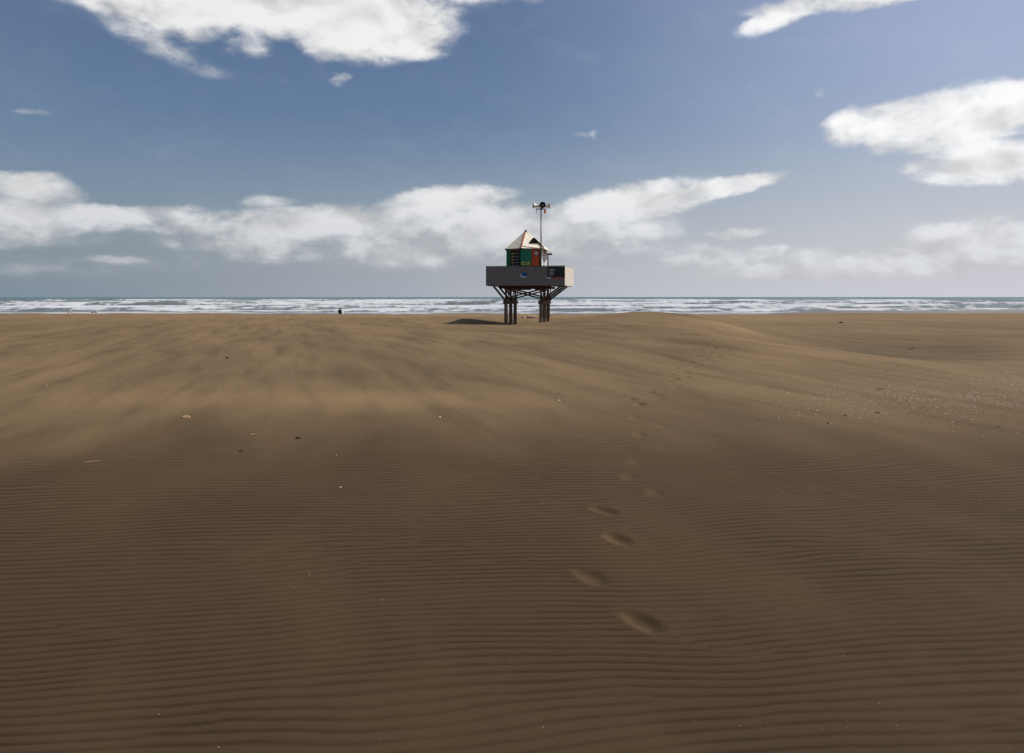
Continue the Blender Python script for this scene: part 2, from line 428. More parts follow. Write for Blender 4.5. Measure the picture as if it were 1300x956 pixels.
# shore band: damp sand on the foreshore
wet = g.mul(g.ss(g.add(pz_, g.mul(g.sub(g.noise(g.mapv(pos, (.02, .05, 0)), 1, 4, .6), .5), 1.2)), -.55, -1.15), g.ss(py_, 85, 105))
c = g.mix(g.mul(wet, .75), c, lin(92, 76, 62))
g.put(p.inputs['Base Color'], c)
g.put(p.inputs['Roughness'], g.ss(wet, 0, 1, .95, .34))
g.put(p.inputs['Specular IOR Level'], g.ss(wet, 0, 1, .12, .32))
mid = g.add(g.noise(g.mapv(flat, (2.2, 6.5, 1)), 1, 6, .6), g.mul(st1, .6))
nb = g.node('ShaderNodeBump'); g.put(nb.inputs['Height'], g.add(g.mul(grain, .6), g.mul(grain2, 1.2))); nb.inputs['Distance'].default_value = .0022; nb.inputs['Strength'].default_value = .8
g.put(nb.inputs['Normal'], g.bump(g.mul(mid, drift_a), .030, .9))
g.put(p.inputs['Normal'], nb.outputs[0])
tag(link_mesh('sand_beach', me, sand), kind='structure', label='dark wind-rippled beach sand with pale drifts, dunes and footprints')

def gz(x, y):
    return float(ground(np.array([float(x)]), np.array([float(y)]), False)[0])
def at(px, py, lift=0):
    """point of the beach that the photograph shows at a pixel"""
    y = 2.5; 
    while y < 140:
        x = (px-650)/F*y
        if CAMZ-(py-377)/F*y <= gz(x, y)+lift: break
        y *= 1.004
    return x, y, gz(x, y)

# ================================================================ SEA
def crest_rows():
    r = random.Random(5); out = []; y = 226.; k = 1
    while y < 1500:
        hgt = .75+1.1*sstep(220, 420, y)+r.uniform(-.15, .25)
        out.append((y, float(hgt), 6+y*.022, 2.2+y*.005, 14+y*.055 if y < 800 else 8, k)); k += 1
        y *= 1.085+r.uniform(0, .04)
    return out
ys2 = [150]
while ys2[-1] < 1600: ys2.append(ys2[-1]+.7*(max(ys2[-1], 200)/200)**1.1)
while ys2[-1] < 60000: ys2.append(ys2[-1]*1.12)
xp = [0.0]
while xp[-1] < 950: xp.append(xp[-1]+2.2*(1+xp[-1]/600))
while xp[-1] < 60000: xp.append(xp[-1]*1.2)
xp = np.array(xp); xs2 = np.concatenate([-xp[::-1][:-1], xp]); ys2 = np.array(ys2)
X2, Y2 = np.meshgrid(xs2, ys2)
H = np.zeros_like(X2); FO = np.zeros_like(X2)
for (yc, hgt, bk, fr, reach, sdn) in crest_rows():
    cy = yc+yc*.10*fbm(X2/(yc*.30), X2*0+sdn*1.7, 60+sdn, 4)+yc*.012*fbm(X2/(yc*.03), X2*0, 90+sdn, 2)
    a = sstep(.25, .62, vnoise(X2/(yc*.20)+sdn*3.7, X2*0+.5, 70+sdn))       # strength along the crest
    brk = sstep(.38, .58, .7*vnoise(X2/(yc*.13)+sdn*5.1, X2*0+.5, 120+sdn)+.3*vnoise(X2/(yc*.03)+sdn, X2*0+.5, 140+sdn))
    if yc > 760: brk = brk*.5
    if yc > 1000: brk = brk*.2
    dd = Y2-cy                                                             # + = seaward
    prof = np.where(dd > 0, np.exp(-(dd/bk)**2), np.exp(-(dd/fr)**2))
    H = np.maximum(H, hgt*(.20+.80*a)*prof)
    fo = np.where(dd > 0, np.exp(-(dd/reach)), np.exp(-(dd/(fr*1.5))**2))*brk
    streak = .55+1.1*fbm(X2/(yc*.035), Y2/(yc*.03), 200+sdn, 4)
    FO = np.maximum(FO, fo*np.clip(np.where(dd < bk*.5, 1.0, streak), 0, 1.2))
base_foam = sstep(800, 420, Y2)*.42
FO = np.maximum(FO, base_foam*(.75+1.3*fbm(X2/22, Y2/16, 300, 4)))
FO = np.maximum(FO, .90*np.exp(-((Y2-204-4*fbm(X2/40, X2*0, 310, 3))/4.0)**2))
H = H+.10*fbm(X2/6, Y2/4, 320, 3)*sstep(205, 260, Y2)+.35*fbm(X2/60, Y2/22, 330, 3)*sstep(260, 420, Y2)*sstep(3000, 1500, Y2)
H = H*sstep(3000, 1500, Y2)
idx = np.arange(X2.size).reshape(X2.shape)
quads = np.stack([idx[:-1, :-1], idx[:-1, 1:], idx[1:, 1:], idx[1:, :-1]], -1).reshape(-1, 4)
me = grid_mesh('sea', np.stack([X2, Y2, SEA+H], -1).reshape(-1, 3).astype(np.float32), quads, {'foam': FO})
seam, g, p = new_mat('sea_water')
pos = g.node('ShaderNodeNewGeometry').outputs['Position']
fo = g.attr('foam')
px_, py_, pz_ = g.sep(pos)
f1 = g.noise(g.mapv(pos, (.26, .10, 1.2)), 1, 8, .65, .4); f2 = g.noise(g.mapv(pos, (.045, .03, .4)), 1, 5, .6)
foam = g.ss(g.add(fo, g.add(g.mul(g.sub(f1, .5), 2.3), g.mul(g.sub(f2, .5), 1.3))), .26, .78)
deep = g.mix(g.ss(py_, 420, 1000), lin(100, 106, 106), lin(80, 108, 108))
deep = g.mix(g.ss(f2, .35, .7, 0, .5), deep, lin(76, 88, 90))
g.put(p.inputs['Base Color'], g.mix(foam, deep, lin(184, 185, 188)))
g.put(p.inputs['Roughness'], g.ss(foam, 0, 1, .42, .9))
g.put(p.inputs['Specular IOR Level'], g.ss(foam, 0, 1, .28, .1))
chop = g.add(g.noise(g.mapv(pos, (.35, .8, 1)), 1, 6, .6), g.mul(f1, .8))
g.put(p.inputs['Normal'], g.bump(chop, .5, .8))
tag(link_mesh('sea', me, seam), kind='structure', label='grey-green sea with rows of white surf')

# ================================================================ MATERIALS
M_pile = paint('weathered_pile', lin(124, 106, 88), lin(66, 54, 44), 3, .85, .8, .01, (4, 4, .5))
M_rust = paint('rusty_beam', lin(98, 64, 42), lin(46, 33, 26), 5, .8, .8, .006)
M_brace = paint('dark_brace_timber', lin(92, 70, 55), lin(48, 38, 31), 5, .85, .7, .006)
M_par_shade = paint('shaded_grey_parapet_board', lin(114, 112, 111), lin(84, 82, 82), 2.5, .8, .6, .004, (1, 1, 6), stain=lin(92, 82, 74), stain_amt=.3)  # parapet boards with the shade of the front painted in as grey
M_par_sunlit = paint('sunlit_cream_parapet_board', lin(206, 198, 186), lin(180, 168, 152), 2.2, .7, .4, .003, (1, 1, 3))  # sunlit copy of the same parapet boards
M_cap = paint('dark_rail_cap', lin(50, 46, 46), lin(34, 31, 31), 5, .8, .6)
M_floor = paint('deck_boards', lin(92, 80, 70), lin(60, 52, 46), 4, .85, .6, .004, (1, 8, 1))
M_green = paint('green_wall_paint', lin(8, 104, 74), lin(6, 72, 54), 3, .55, .5, .002)
M_orange = paint('orange_panel_paint', lin(176, 70, 24), lin(130, 48, 18), 3, .6, .6, .002, (3, 3, .6))
M_white = paint('white_wall_paint', lin(222, 218, 212), lin(190, 182, 176), 3, .6, .4, .002)
M_roof = paint('stained_white_roof', lin(222, 214, 196), lin(204, 192, 170), 3, .65, .6, .004, stain=lin(160, 122, 96), stain_amt=.25)
M_hip = paint('rusty_hip_cap', lin(196, 112, 74), lin(140, 72, 48), 8, .7, .6, .004)
M_dark = paint('dark_opening', lin(24, 22, 22), lin(14, 13, 13), 6, .7, .4)
M_slat = paint('grey_slat', lin(104, 104, 108), lin(70, 70, 76), 9, .6, .5)
M_yellow = paint('yellow_letter_paint', lin(206, 178, 46), lin(160, 132, 40), 9, .6, .5)
M_redtrim = paint('red_trim', lin(112, 34, 30), lin(80, 26, 24), 9, .6, .5)
M_brown = paint('brown_post', lin(84, 52, 44), lin(54, 36, 32), 7, .75, .5)
M_metal = paint('galvanised_pole', lin(112, 98, 92), lin(78, 66, 62), 9, .5, .5, .002, metal=.3, spec=.5)
M_horn = paint('pale_horn_enamel', lin(222, 216, 206), lin(176, 164, 150), 9, .45, .5, .002, spec=.5)
M_horn_in = paint('dark_horn_throat', lin(34, 33, 34), lin(20, 20, 20), 9, .5, .4)
M_lamp = paint('orange_lamp_plastic', lin(255, 112, 30), lin(240, 90, 24), 12, .4, .3, .001, spec=.5)
M_sign = paint('dark_green_sign_face', lin(22, 36, 34), lin(14, 24, 24), 4, .5, .5, .001, spec=.3)
M_signw = paint('white_print', lin(196, 196, 198), lin(150, 150, 156), 12, .6, .4, 0)
M_signg = paint('grey_print', lin(132, 136, 148), lin(100, 104, 116), 12, .6, .4, 0)
M_signp = paint('pink_print', lin(206, 150, 150), lin(170, 110, 112), 12, .6, .4, 0)
M_red = paint('red_strip_face', lin(150, 28, 40), lin(110, 22, 32), 8, .55, .4, .001)
M_blue = paint('blue_badge_face', lin(24, 84, 146), lin(10, 56, 108), 8, .5, .5, .001)
M_badge = paint('pale_badge', lin(148, 168, 176), lin(120, 138, 146), 14, .5, .4, .001)
M_wood = paint('driftwood', lin(168, 132, 96), lin(120, 90, 66), 14, .85, .6, .006)
M_bark = paint('dark_driftwood', lin(62, 46, 36), lin(34, 26, 22), 14, .9, .6, .006)
M_shell = paint('shell_white', lin(190, 172, 152), lin(128, 108, 90), 30, .6, .6, .001)
M_shell2 = paint('shell_brown', lin(120, 88, 70), lin(70, 52, 42), 30, .7, .6, .001)
M_rock = paint('pale_rubble', lin(158, 140, 118), lin(104, 90, 74), 9, .9, .6, .006)

# ================================================================ TOWER
RZ = math.radians(-11)
FL = Vector((-1.632, 50, 0)); W = 4.97; D = 4.63
ex = Vector((math.cos(RZ), math.sin(RZ), 0)); ey = Vector((-math.sin(RZ), math.cos(RZ), 0))
base_z = 0.0
tower = empty('lifeguard_tower', FL+ex*W/2+ey*D/2, RZ)
tag(tower, 'lifeguard tower with green and orange hut on a grey boxed deck on timber piles', 'lifeguard tower')
def L(a, b, z):            # a across from the front left corner, b back from it -> tower local
    return Vector((a-W/2, b-D/2, z))
def worldp(v): return tower.matrix_basis @ v if False else Vector(tower.location)+ex*v.x+ey*v.y+Vector((0, 0, v.z))
DB, DT = 2.30, 3.50
def panel(name, a0, a1, mat, n, capm):
    bm = bmesh.new()
    nrm = Vector(n)
    u = (a1-a0); Ls = u.length; u.normalize()
    nb = 8; hb = (DT-DB)/nb
    R = Matrix((u, -nrm, Vector((0, 0, 1)))).transposed()
    for k in range(nb):      # horizontal boards, in two lengths
        cuts = [0, Ls*(.42+.16*((k*37) % 3)/2), Ls]
        for s0, s1 in zip(cuts[:-1], cuts[1:]):
            c = a0+u*((s0+s1)/2)+Vector((0, 0, hb*(k+.5)))+nrm*random.uniform(-.002, .003)
            add_box(bm, c, (s1-s0-.004, .032, hb-.007), R, .003)
    add_box(bm, (a0+a1)/2-nrm*.028+Vector((0, 0, (DT-DB)/2)), (Ls-.08, .02, DT-DB-.05), R)
    o = obj(name, bm, mat, tower)
    bm = bmesh.new(); add_box(bm, (a0+a1)/2-nrm*.03+Vector((0, 0, DT-DB+.018)), (Ls+.02, .12, .03), R, .004)
    obj('rail_cap', bm, capm, o)
    return o
panel('parapet_panel', L(0, 0, DB), L(W, 0, DB), M_par_shade, (0, -1, 0), M_cap)['label'] = 'weathered boarded parapet panel facing the dunes, its shade painted in as grey'
panel('parapet_panel', L(W, D, DB), L(W, 0, DB), M_par_sunlit, (1, 0, 0), M_par_sunlit)['label'] = 'cream parapet panel, the sunlit copy of the boards'
panel('parapet_panel', L(0, .03, DB), L(0, D, DB), M_par_shade, (-1, 0, 0), M_cap)
panel('parapet_panel', L(W, D, DB), L(.03, D, DB), M_par_shade, (0, 1, 0), M_cap)
bm = bmesh.new(); nbd = 30
for k in range(nbd): add_box(bm, L(W/2, .1+(D-.2)*(k+.5)/nbd, 2.42), (W-.12, (D-.2)/nbd-.008, .035))
obj('deck_floor', bm, M_floor, tower)
# joists and bearers under the deck
for b in (.76, 2.31, 3.86):
    bm = bmesh.new(); add_beam(bm, L(.75, b, 2.20), L(W-1.15, b, 2.20), .09, .15); obj('bearer', bm, M_rust, tower)
for a in np.linspace(.12, W-.12, 11):
    bm = bmesh.new(); add_beam(bm, L(a, .06, 2.34), L(a, D-.06, 2.34), .05, .12); obj('joist', bm, M_brace, tower)
for a0, a1, z in ((1.05, 2.75, 2.10), (3.0, 3.75, 2.06)):
    bm = bmesh.new(); add_beam(bm, L(a0, .66, z), L(a1, .66, z), .06, .13); obj('cleat', bm, M_rust, tower)
# piles
XA = (1.13, 3.375)
for xi, a in enumerate(XA):
    for b in (.76, 2.31, 3.86):
        p0 = L(a, b, -1.2); p1 = L(a, b, 1.38)
        bm = bmesh.new(); add_cyl(bm, p0, p1, .125, .115, 16, .006); pl = obj('pile', bm, M_pile, tower, True)
        if xi == 1: pl['label'] = 'pile with a sunlit right edge'
        bm = bmesh.new(); add_beam(bm, L(a+(.0), b, 1.25), L(a, b, 2.28), .11, .12); obj('upper_post', bm, M_rust if (xi == 1 and b < 1) else M_brace, tower)
    for sgn in (-1, 1):      # paired waling beams along each row of piles
        bm = bmesh.new(); add_beam(bm, L(a+sgn*.13, .58, 1.26), L(a+sgn*.13, 4.04, 1.26), .05, .24); obj('waling_beam', bm, M_rust, tower)
    for b in (.76, 2.31, 3.86):
        bm = bmesh.new(); add_cyl(bm, L(a-.18, b, 1.28), L(a+.18, b, 1.28), .02, seg=8); obj('bolt', bm, M_rust, tower)
# outward knee braces from every pile to the deck edge
for b in (.76, 2.31, 3.86):
    bm = bmesh.new(); add_beam(bm, L(XA[0]-.05, b-.09, 1.40), L(.34, b-.09, 2.29), .075, .12); obj('brace', bm, M_brace, tower)
    bm = bmesh.new(); add_beam(bm, L(XA[1]+.05, b-.09, 1.36), L(W-.32, b-.09, 2.29), .075, .12); obj('brace', bm, M_brace, tower)
# braces running fore and aft within each row
for a in XA:
    for b0, b1 in ((.82, 1.7), (2.25, 1.35), (2.4, 3.25), (3.8, 2.9), (.72, .15), (3.9, 4.5)):
        bm = bmesh.new(); add_beam(bm, L(a+.08, b0, 1.42), L(a+.08, b1, 2.27), .05, .10); obj('brace', bm, M_brace, tower)
# crossed braces between the two rows
for b in (.62, 3.98):
    o_ = .05 if b < 1 else -.05
    bm = bmesh.new(); add_beam(bm, L(XA[0], b, 2.10), L(XA[1], b, 1.50), .05, .10); obj('brace', bm, M_brace, tower)
    bm = bmesh.new(); add_beam(bm, L(XA[0], b+o_+.03, 1.52), L(XA[1], b+o_+.03, 2.08), .05, .09); obj('brace', bm, M_brace, tower)
bm = bmesh.new(); add_beam(bm, L(XA[0], 2.45, 2.02), L(XA[1], 2.45, 1.42), .05, .09); obj('brace', bm, M_brace, tower)

# ---- hut: hexagonal, corners given in world plan round the apex, then moved into tower space
HC = Vector((.885, 51.5, 0))
def T(p):                 # world point -> tower local
    q = Vector(p)-Vector(tower.location)
    return Vector((q.dot(ex), q.dot(ey), q.z))
HR = 1.26; FZ = 2.44; EZ = 4.66; AZt = 5.83
ang = [-164, -104, -44, 16, 76, 136]
hexp = [HC+Vector((HR*math.cos(math.radians(a)), HR*math.sin(math.radians(a)), 0)) for a in ang]
hexp[3] = Vector((2.27, 51.75, 0))
A, B, C, Dd, E, Fv = hexp
def wall_quad(bm, P, Q, z0, z1, t=.06, off=0.0):
    """vertical wall between plan points P and Q, outward face shifted by off"""
    u = (Q-P).normalized(); n = Vector((u.y, -u.x, 0))
    mid = (P+Q)/2
    if n.dot(mid-HC) < 0: n = -n
    pts = [P+Vector((0, 0, z0))+n*off, Q+Vector((0, 0, z0))+n*off, Q+Vector((0, 0, z1))+n*off, P+Vector((0, 0, z1))+n*off]
    add_slab(bm, [T(q) for q in pts], T(Vector(tower.location)-n), t)
def lerp(P, Q, t): return P+(Q-P)*t
bm = bmesh.new()
# left wall with an opening
wall_quad(bm, A, lerp(A, B, .27), FZ, EZ); wall_quad(bm, lerp(A, B, .92), B, FZ, EZ)
wall_quad(bm, lerp(A, B, .27), lerp(A, B, .92), FZ, 3.42); wall_quad(bm, lerp(A, B, .27), lerp(A, B, .92), 4.52, EZ)
wall_quad(bm, B, lerp(B, C, .54), FZ, EZ)
hut = obj('hut_wall', bm, M_green, tower)
bm = bmesh.new(); wall_quad(bm, lerp(B, C, .545), C, FZ, EZ-.004, off=.012)
for k in range(1, 4):
    q = lerp(B, C, .545+.455*k/4); wall_quad(bm, q-(C-B)*.008, q+(C-B)*.008, FZ, EZ-.03, .03, .022)
dr = obj('orange_panel', bm, M_orange, hut); dr['label'] = 'faded orange boarded panel with a pale round badge'
bm = bmesh.new(); nC = Vector(((C-B).y, -(C-B).x, 0)).normalized()
q = lerp(B, C, .78)+Vector((0, 0, 4.38))+nC*.05
qm = Matrix.Translation(T(q)) @ Matrix((ex, ey, Vector((0, 0, 1)))).to_4x4() @ nC.to_track_quat('Z', 'Y').to_matrix().to_4x4()
add_lathe(bm, [(.0, .0), (.12, .0), (.12, -.015), (0, -.015)], qm, 20); obj('round_badge', bm, M_badge, hut)
bm = bmesh.new()
for P, Q in ((C, lerp(C, Dd, .5)), (lerp(C, Dd, .53), Dd), (Dd, E), (E, Fv), (Fv, A)): wall_quad(bm, P, Q, FZ, EZ)
ww = obj('white_wall', bm, M_white, tower); ww['label'] = 'sunlit white wall facing the sun'
bm = bmesh.new(); wall_quad(bm, lerp(C, Dd, .49), lerp(C, Dd, .54), FZ, 4.05, .04, .004); obj('door_gap', bm, M_dark, ww)
for q in (A, B, C):
    bm = bmesh.new(); add_box(bm, T(q+Vector((0, 0, (FZ+EZ)/2))), (.07, .07, EZ-FZ-.01), Matrix.Rotation(.3, 3, 'Z'), .004); obj('corner_trim', bm, M_green, hut)
# window: frame, slats and the pale bundle behind the sill
bm = bmesh.new(); P, Q = lerp(A, B, .27), lerp(A, B, .92)
wall_quad(bm, P, Q, 3.42, 4.52, .02, -.10)
win = obj('window_opening', bm, M_dark, hut)
for t0, t1 in ((0, .10), (.92, 1)):
    bm = bmesh.new(); wall_quad(bm, lerp(P, Q, t0), lerp(P, Q, t1), 3.42, 4.52, .05, .02); obj('frame_post', bm, M_dark, win)
bm = bmesh.new(); wall_quad(bm, lerp(A, B, .25), lerp(A, B, .94), 4.52, 4.60, .05, .026); obj('lintel', bm, M_redtrim, win)
for k in range(5):
    z = 4.36-k*.19
    bm = bmesh.new(); wall_quad(bm, lerp(P, Q, .26), lerp(P, Q, .90), z-.045, z+.045, .02, .012); obj('slat', bm, M_slat, win)
for k in range(5):
    bm = bmesh.new(); z = 4.36-k*.19; wall_quad(bm, lerp(P, Q, .12), lerp(P, Q, .25), z-.05, z+.05, .02, .016); obj('yellow_tab', bm, M_yellow, win)
bm = bmesh.new(); wall_quad(bm, lerp(A, B, .22), lerp(A, B, .95), 3.36, 3.48, .10, .07)
obj('sill', bm, M_signw, win)
bm = bmesh.new(); wall_quad(bm, lerp(P, Q, .2), lerp(P, Q, .88), 3.485, 3.62, .05, .03); obj('lower_panel', bm, paint('lavender_panel', lin(112, 112, 140), lin(70, 72, 96), 14, .6, .6), win)

# yellow lettering low on the green wall
def text_mesh(s, size, mat, parent, P, udir, ndir, name='lettering', ext=.004, bold=.0):
    cu = bpy.data.curves.new(name, 'FONT'); cu.body = s; cu.size = size; cu.extrude = ext; cu.offset = bold
    cu.align_x = 'LEFT'; cu.align_y = 'BOTTOM_BASELINE'
    o = bpy.data.objects.new(name, cu); COL.objects.link(o)
    me = bpy.data.meshes.new_from_object(o.evaluated_get(bpy.context.evaluated_depsgraph_get()))
    bpy.data.objects.remove(o)
    u = Vector(udir); n = Vector(ndir); w = Vector((0, 0, 1))
    Mx = Matrix((u, w, n)).transposed().to_4x4(); Mx.translation = Vector(P)
    me.transform(Mx)
    return link_mesh(name, me, mat, parent)
uBC = (C-B).normalized(); nBC = Vector((uBC.y, -uBC.x, 0))
def TD(v): return Vector((v.dot(ex), v.dot(ey), v.z))
text_mesh('CUE', .30, M_yellow, hut, T(B+uBC*.02+nBC*.006+Vector((0, 0, 3.62))), TD(uBC), TD(nBC), 'yellow_lettering', .004, .006).scale = (1, 1, 1)

# roof
ov = 1.055
AP = HC+Vector((0, 0, AZt))
rp = [HC+(q-HC)*ov+Vector((0, 0, EZ)) for q in hexp]
bm = bmesh.new()
for i in range(6):
    P, Q = rp[i], rp[(i+1) % 6]
    n = (Q-P).cross(AP-P).normalized()
    if n.z < 0: n = -n
    # ribs in the sheet: each face is cut in slats with tiny steps
    add_slab(bm, [T(P), T(Q), T(AP)], TD(n), .03)
roof = obj('roof', bm, M_roof, tower)
for i in range(6):
    bm = bmesh.new(); add_cyl(bm, T(rp[i]+Vector((0, 0, .03))), T(AP+Vector((0, 0, .03))), .045 if i == 1 else .028, seg=8)
    o = obj('hip_cap', bm, M_hip if i == 1 else M_roof, roof)
bm = bmesh.new(); add_lathe(bm, [(0, .12), (.05, .10), (.09, .02), (.10, -.05), (0, -.06)], Matrix.Translation(T(AP)), 12); obj('finial', bm, M_brown, roof)
for q in (rp[0], rp[1]):
    bm = bmesh.new(); add_box(bm, T(q+Vector((0, 0, -.02))), (.10, .10, .12), None, .01); obj('gutter_end', bm, M_dark, roof)
# gablet with dark barge boards over the orange panel
def onf(px, py, dpt): return Vector(((px-650)/F*dpt, dpt, CAMZ-(py-377)/F*dpt))
g0, g1, g2 = onf(672.5, 309.5, 50.75), onf(678, 302.6, 50.85), onf(690.5, 314.5, 50.95)
gb = onf(690, 316.5, 50.9); ga = onf(673.5, 316.5, 50.65)
bm = bmesh.new(); add_slab(bm, [T(v) for v in (g0, g1, g2, gb, ga)], TD(Vector((-.05, 1, 0))), .30); obj('gablet', bm, M_roof, roof)
bm = bmesh.new()
for P, Q, w in ((g0, g1, .16), (g1, g2, .09)):
    add_beam(bm, T(P+Vector((0, -.06, 0))), T(Q+Vector((0, -.06, 0))), .10, w)
obj('barge_board', bm, M_dark, roof)
bm = bmesh.new(); add_slab(bm, [T(v) for v in (onf(674.5, 308.5, 50.68), onf(678, 303.5, 50.7), onf(683, 308.3, 50.72))], TD(Vector((0, 1, 0))), .03); obj('vent', bm, M_dark, roof)
# porch roof sloping down on the sunny side, on a brown post
q0, q1, q2, q3 = onf(686.5, 313.5, 50.55), onf(700.8, 321.3, 51.3), onf(699.5, 321.3, 53.0), onf(688, 313.0, 52.6)
bm = bmesh.new(); add_slab(bm, [T(v) for v in (q0, q1, q2, q3)], TD(Vector((0, 0, 1))), .05); obj('porch_roof', bm, M_roof, tower)
bm = bmesh.new(); add_beam(bm, T(onf(694.5, 322.4, 51.25)), T(onf(701, 323.0, 51.32)), .06, .11); obj('porch_beam', bm, M_dark, tower)
q = onf(695.6, 322, 51.3)
bm = bmesh.new(); add_box(bm, T(Vector((q.x, q.y, (FZ+q.z)/2))), (.07, .07, q.z-FZ), None, .005); obj('porch_post', bm, M_brown, tower)

# ================================================================ LOUDSPEAKER MAST (stands on the deck beside the hut)
mp = C+Vector((.05, -.10, 0))
mast = empty('loudspeaker_mast', (mp.x, mp.y, FZ))
tag(mast, 'slim brown metal mast carrying horn loudspeakers and an orange lamp above the hut', 'loudspeaker mast')
TOPZ = CAMZ+(377-265.5)/F*mp.y
bm = bmesh.new(); add_cyl(bm, (0, 0, 0), (0, 0, TOPZ-FZ), .042, .038, 14); obj('pole', bm, M_metal, mast, True)
hh = TOPZ-FZ; s_ = mp.y/F
bm = bmesh.new(); add_cyl(bm, (-5.8*s_, 0, hh), (5.2*s_, 0, hh), .028, seg=10); add_cyl(bm, (0, 0, hh-.05), (0, 0, hh+.05), .055, seg=12); obj('crossbar', bm, M_dark, mast)
def horn(pos, dirv, r, ln, nm='horn_speaker', lab=None):
    Mx = Matrix.Translation(pos) @ Vector(dirv).to_track_quat('Z', 'Y').to_matrix().to_4x4()
    bm = bmesh.new()
    add_lathe(bm, [(0, -ln*.62), (r*.60, -ln*.58), (r*.62, -ln*.22), (r*.42, -ln*.18), (r*.46, 0), (r*.64, ln*.25), (r, ln*.5), (r*1.03, ln*.52), (r*.98, ln*.50)], Mx, 24)
    h = obj(nm, bm, M_horn, mast, True)
    bm = bmesh.new(); add_lathe(bm, [(r*.97, ln*.49), (r*.52, ln*.22), (r*.28, ln*.02), (0, .0)], Mx, 24); obj('throat', bm, M_horn_in, h, True)
    bm = bmesh.new(); add_lathe(bm, [(0, ln*.42), (r*.18, ln*.38), (r*.22, ln*.2), (0, ln*.15)], Mx, 16); obj('centre_plug', bm, M_horn, h, True)
    if lab: h['label'] = lab
    bm = bmesh.new(); add_cyl(bm, (pos[0], pos[1], hh), (pos[0], pos[1], pos[2]-r*.35), .018, seg=8); obj('bracket', bm, M_dark, h)
    return h
horn((-5.2*s_, 0, hh+.22), (-1, -.15, .02), .19, .46, lab='horn speaker pointing left')
horn((1.8*s_, -.05, hh+.235), (.02, -1, .0), .20, .38, lab='horn speaker pointing inland')
horn((6.6*s_, .02, hh+.22), (1, -.12, .02), .205, .48, lab='horn speaker pointing right')
horn((1.0*s_, .30, hh+.22), (0, 1, 0), .16, .34, lab='horn speaker pointing out to sea')
bm = bmesh.new(); add_lathe(bm, [(0, .02), (.045, .0), (.055, -.06), (.078, -.20), (.05, -.25), (0, -.26)], Matrix.Translation((5.0*s_, 0, hh-.01)), 16); obj('warning_lamp', bm, M_lamp, mast, True)
bm = bmesh.new(); add_cyl(bm, (-5.6*s_, 0, hh), (-5.7*s_, 0, hh-.28), .018, .010, 8); obj('cable_end', bm, M_dark, mast)

# ================================================================ SIGNS ON THE PARAPET
def front(px, py, off):      # a point on the front parapet plane for a pixel
    # plane through FL with direction ex
    k = (px-650)/F
    # FL + ex*a : (x)/(y)=k
    a = (k*FL.y-FL.x)/(ex.x-k*ex.y)
    P = FL+ex*a; return a, CAMZ-(py-377)/F*P.y
def sign_obj(name, px0, py0, px1, py1, mat, thick, label, cat, rad=0.02, off=.022):
    a0, z0 = front(px0, py1, 0); a1, z1 = front(px1, py0, 0)
    c = FL+ex*(a0+a1)/2-ey*(off+thick/2)
    root = empty(name, (c.x, c.y, z0), RZ); tag(root, label, cat)
    bm = bmesh.new(); add_box(bm, (0, 0, (z1-z0)/2), (a1-a0, thick, z1-z0), None, min(rad, thick*.4)); obj('board', bm, mat, root)
    def pt(px, py):
        a, z = front(px, py, 0); return a-(a0+a1)/2, z-z0
    return root, pt, -thick/2
def strokes(root, pt, yf, rows, mat, name, seed):
    r = random.Random(seed); bm = bmesh.new()
    for (x0, x1, yc, h) in rows:
        x = x0
        while x < x1:
            w = r.uniform(.35, .85)
            (a, z0), (b, z1) = pt(x, yc+h/2), pt(min(x+w, x1), yc-h/2)
            hgt = r.uniform(.7, 1.0)
            add_box(bm, ((a+b)/2, yf-.003, (z0+z1)/2), (b-a, .006, (z1-z0)*hgt)); x += w+r.uniform(.15, .35)
    return obj(name, bm, mat, root)
root, pt, yf = sign_obj('notice_sign', 695.4, 339.0, 717.4, 352.0, M_sign, .03, 'dark green notice sign with small pale print at the right end of the grey parapet', 'sign')
strokes(root, pt, yf, [(697.2, 704.4, 342.7, 1.5)], M_signw, 'heading_print', 1)
strokes(root, pt, yf, [(699.2, 702.0, 345.3, 1.2)], M_signw, 'small_print', 2)
bm = bmesh.new()
for (x0, x1, yc, h) in ((696.6, 704.0, 346.9, .9), (697.3, 703.3, 348.1, .9), (698.3, 702.3, 349.3, .8)):
    (a, z0), (b, z1) = pt(x0, yc+h/2), pt(x1, yc-h/2)
    add_box(bm, ((a+b)/2, yf-.003, (z0+z1)/2), (b-a, .006, z1-z0))
obj('emblem_print', bm, M_signg, root)
strokes(root, pt, yf, [(706.5, 714.5, 341.5, .7), (706.5, 713, 346.5, .7), (705, 710, 349.5, .7)], M_cap, 'faint_print', 3)
root, pt, yf = sign_obj('sponsor_strip', 699.3, 352.05, 717.4, 354.0, M_red, .026, 'narrow red strip with pale print directly under the dark green notice sign', 'sign')
strokes(root, pt, yf, [(701, 703, 352.8, .9), (704.2, 716.6, 352.75, .75)], M_signp, 'strip_print', 4)
root, pt, yf = sign_obj('small_placard', 694.6, 351.6, 699.2, 353.9, M_signw, .028, 'small white placard at the left end of the red strip', 'sign')
strokes(root, pt, yf, [(696.1, 697.0, 352.7, 1.4)], paint('green_print', lin(90, 120, 90), lin(70, 100, 70), 9), 'placard_mark', 5)
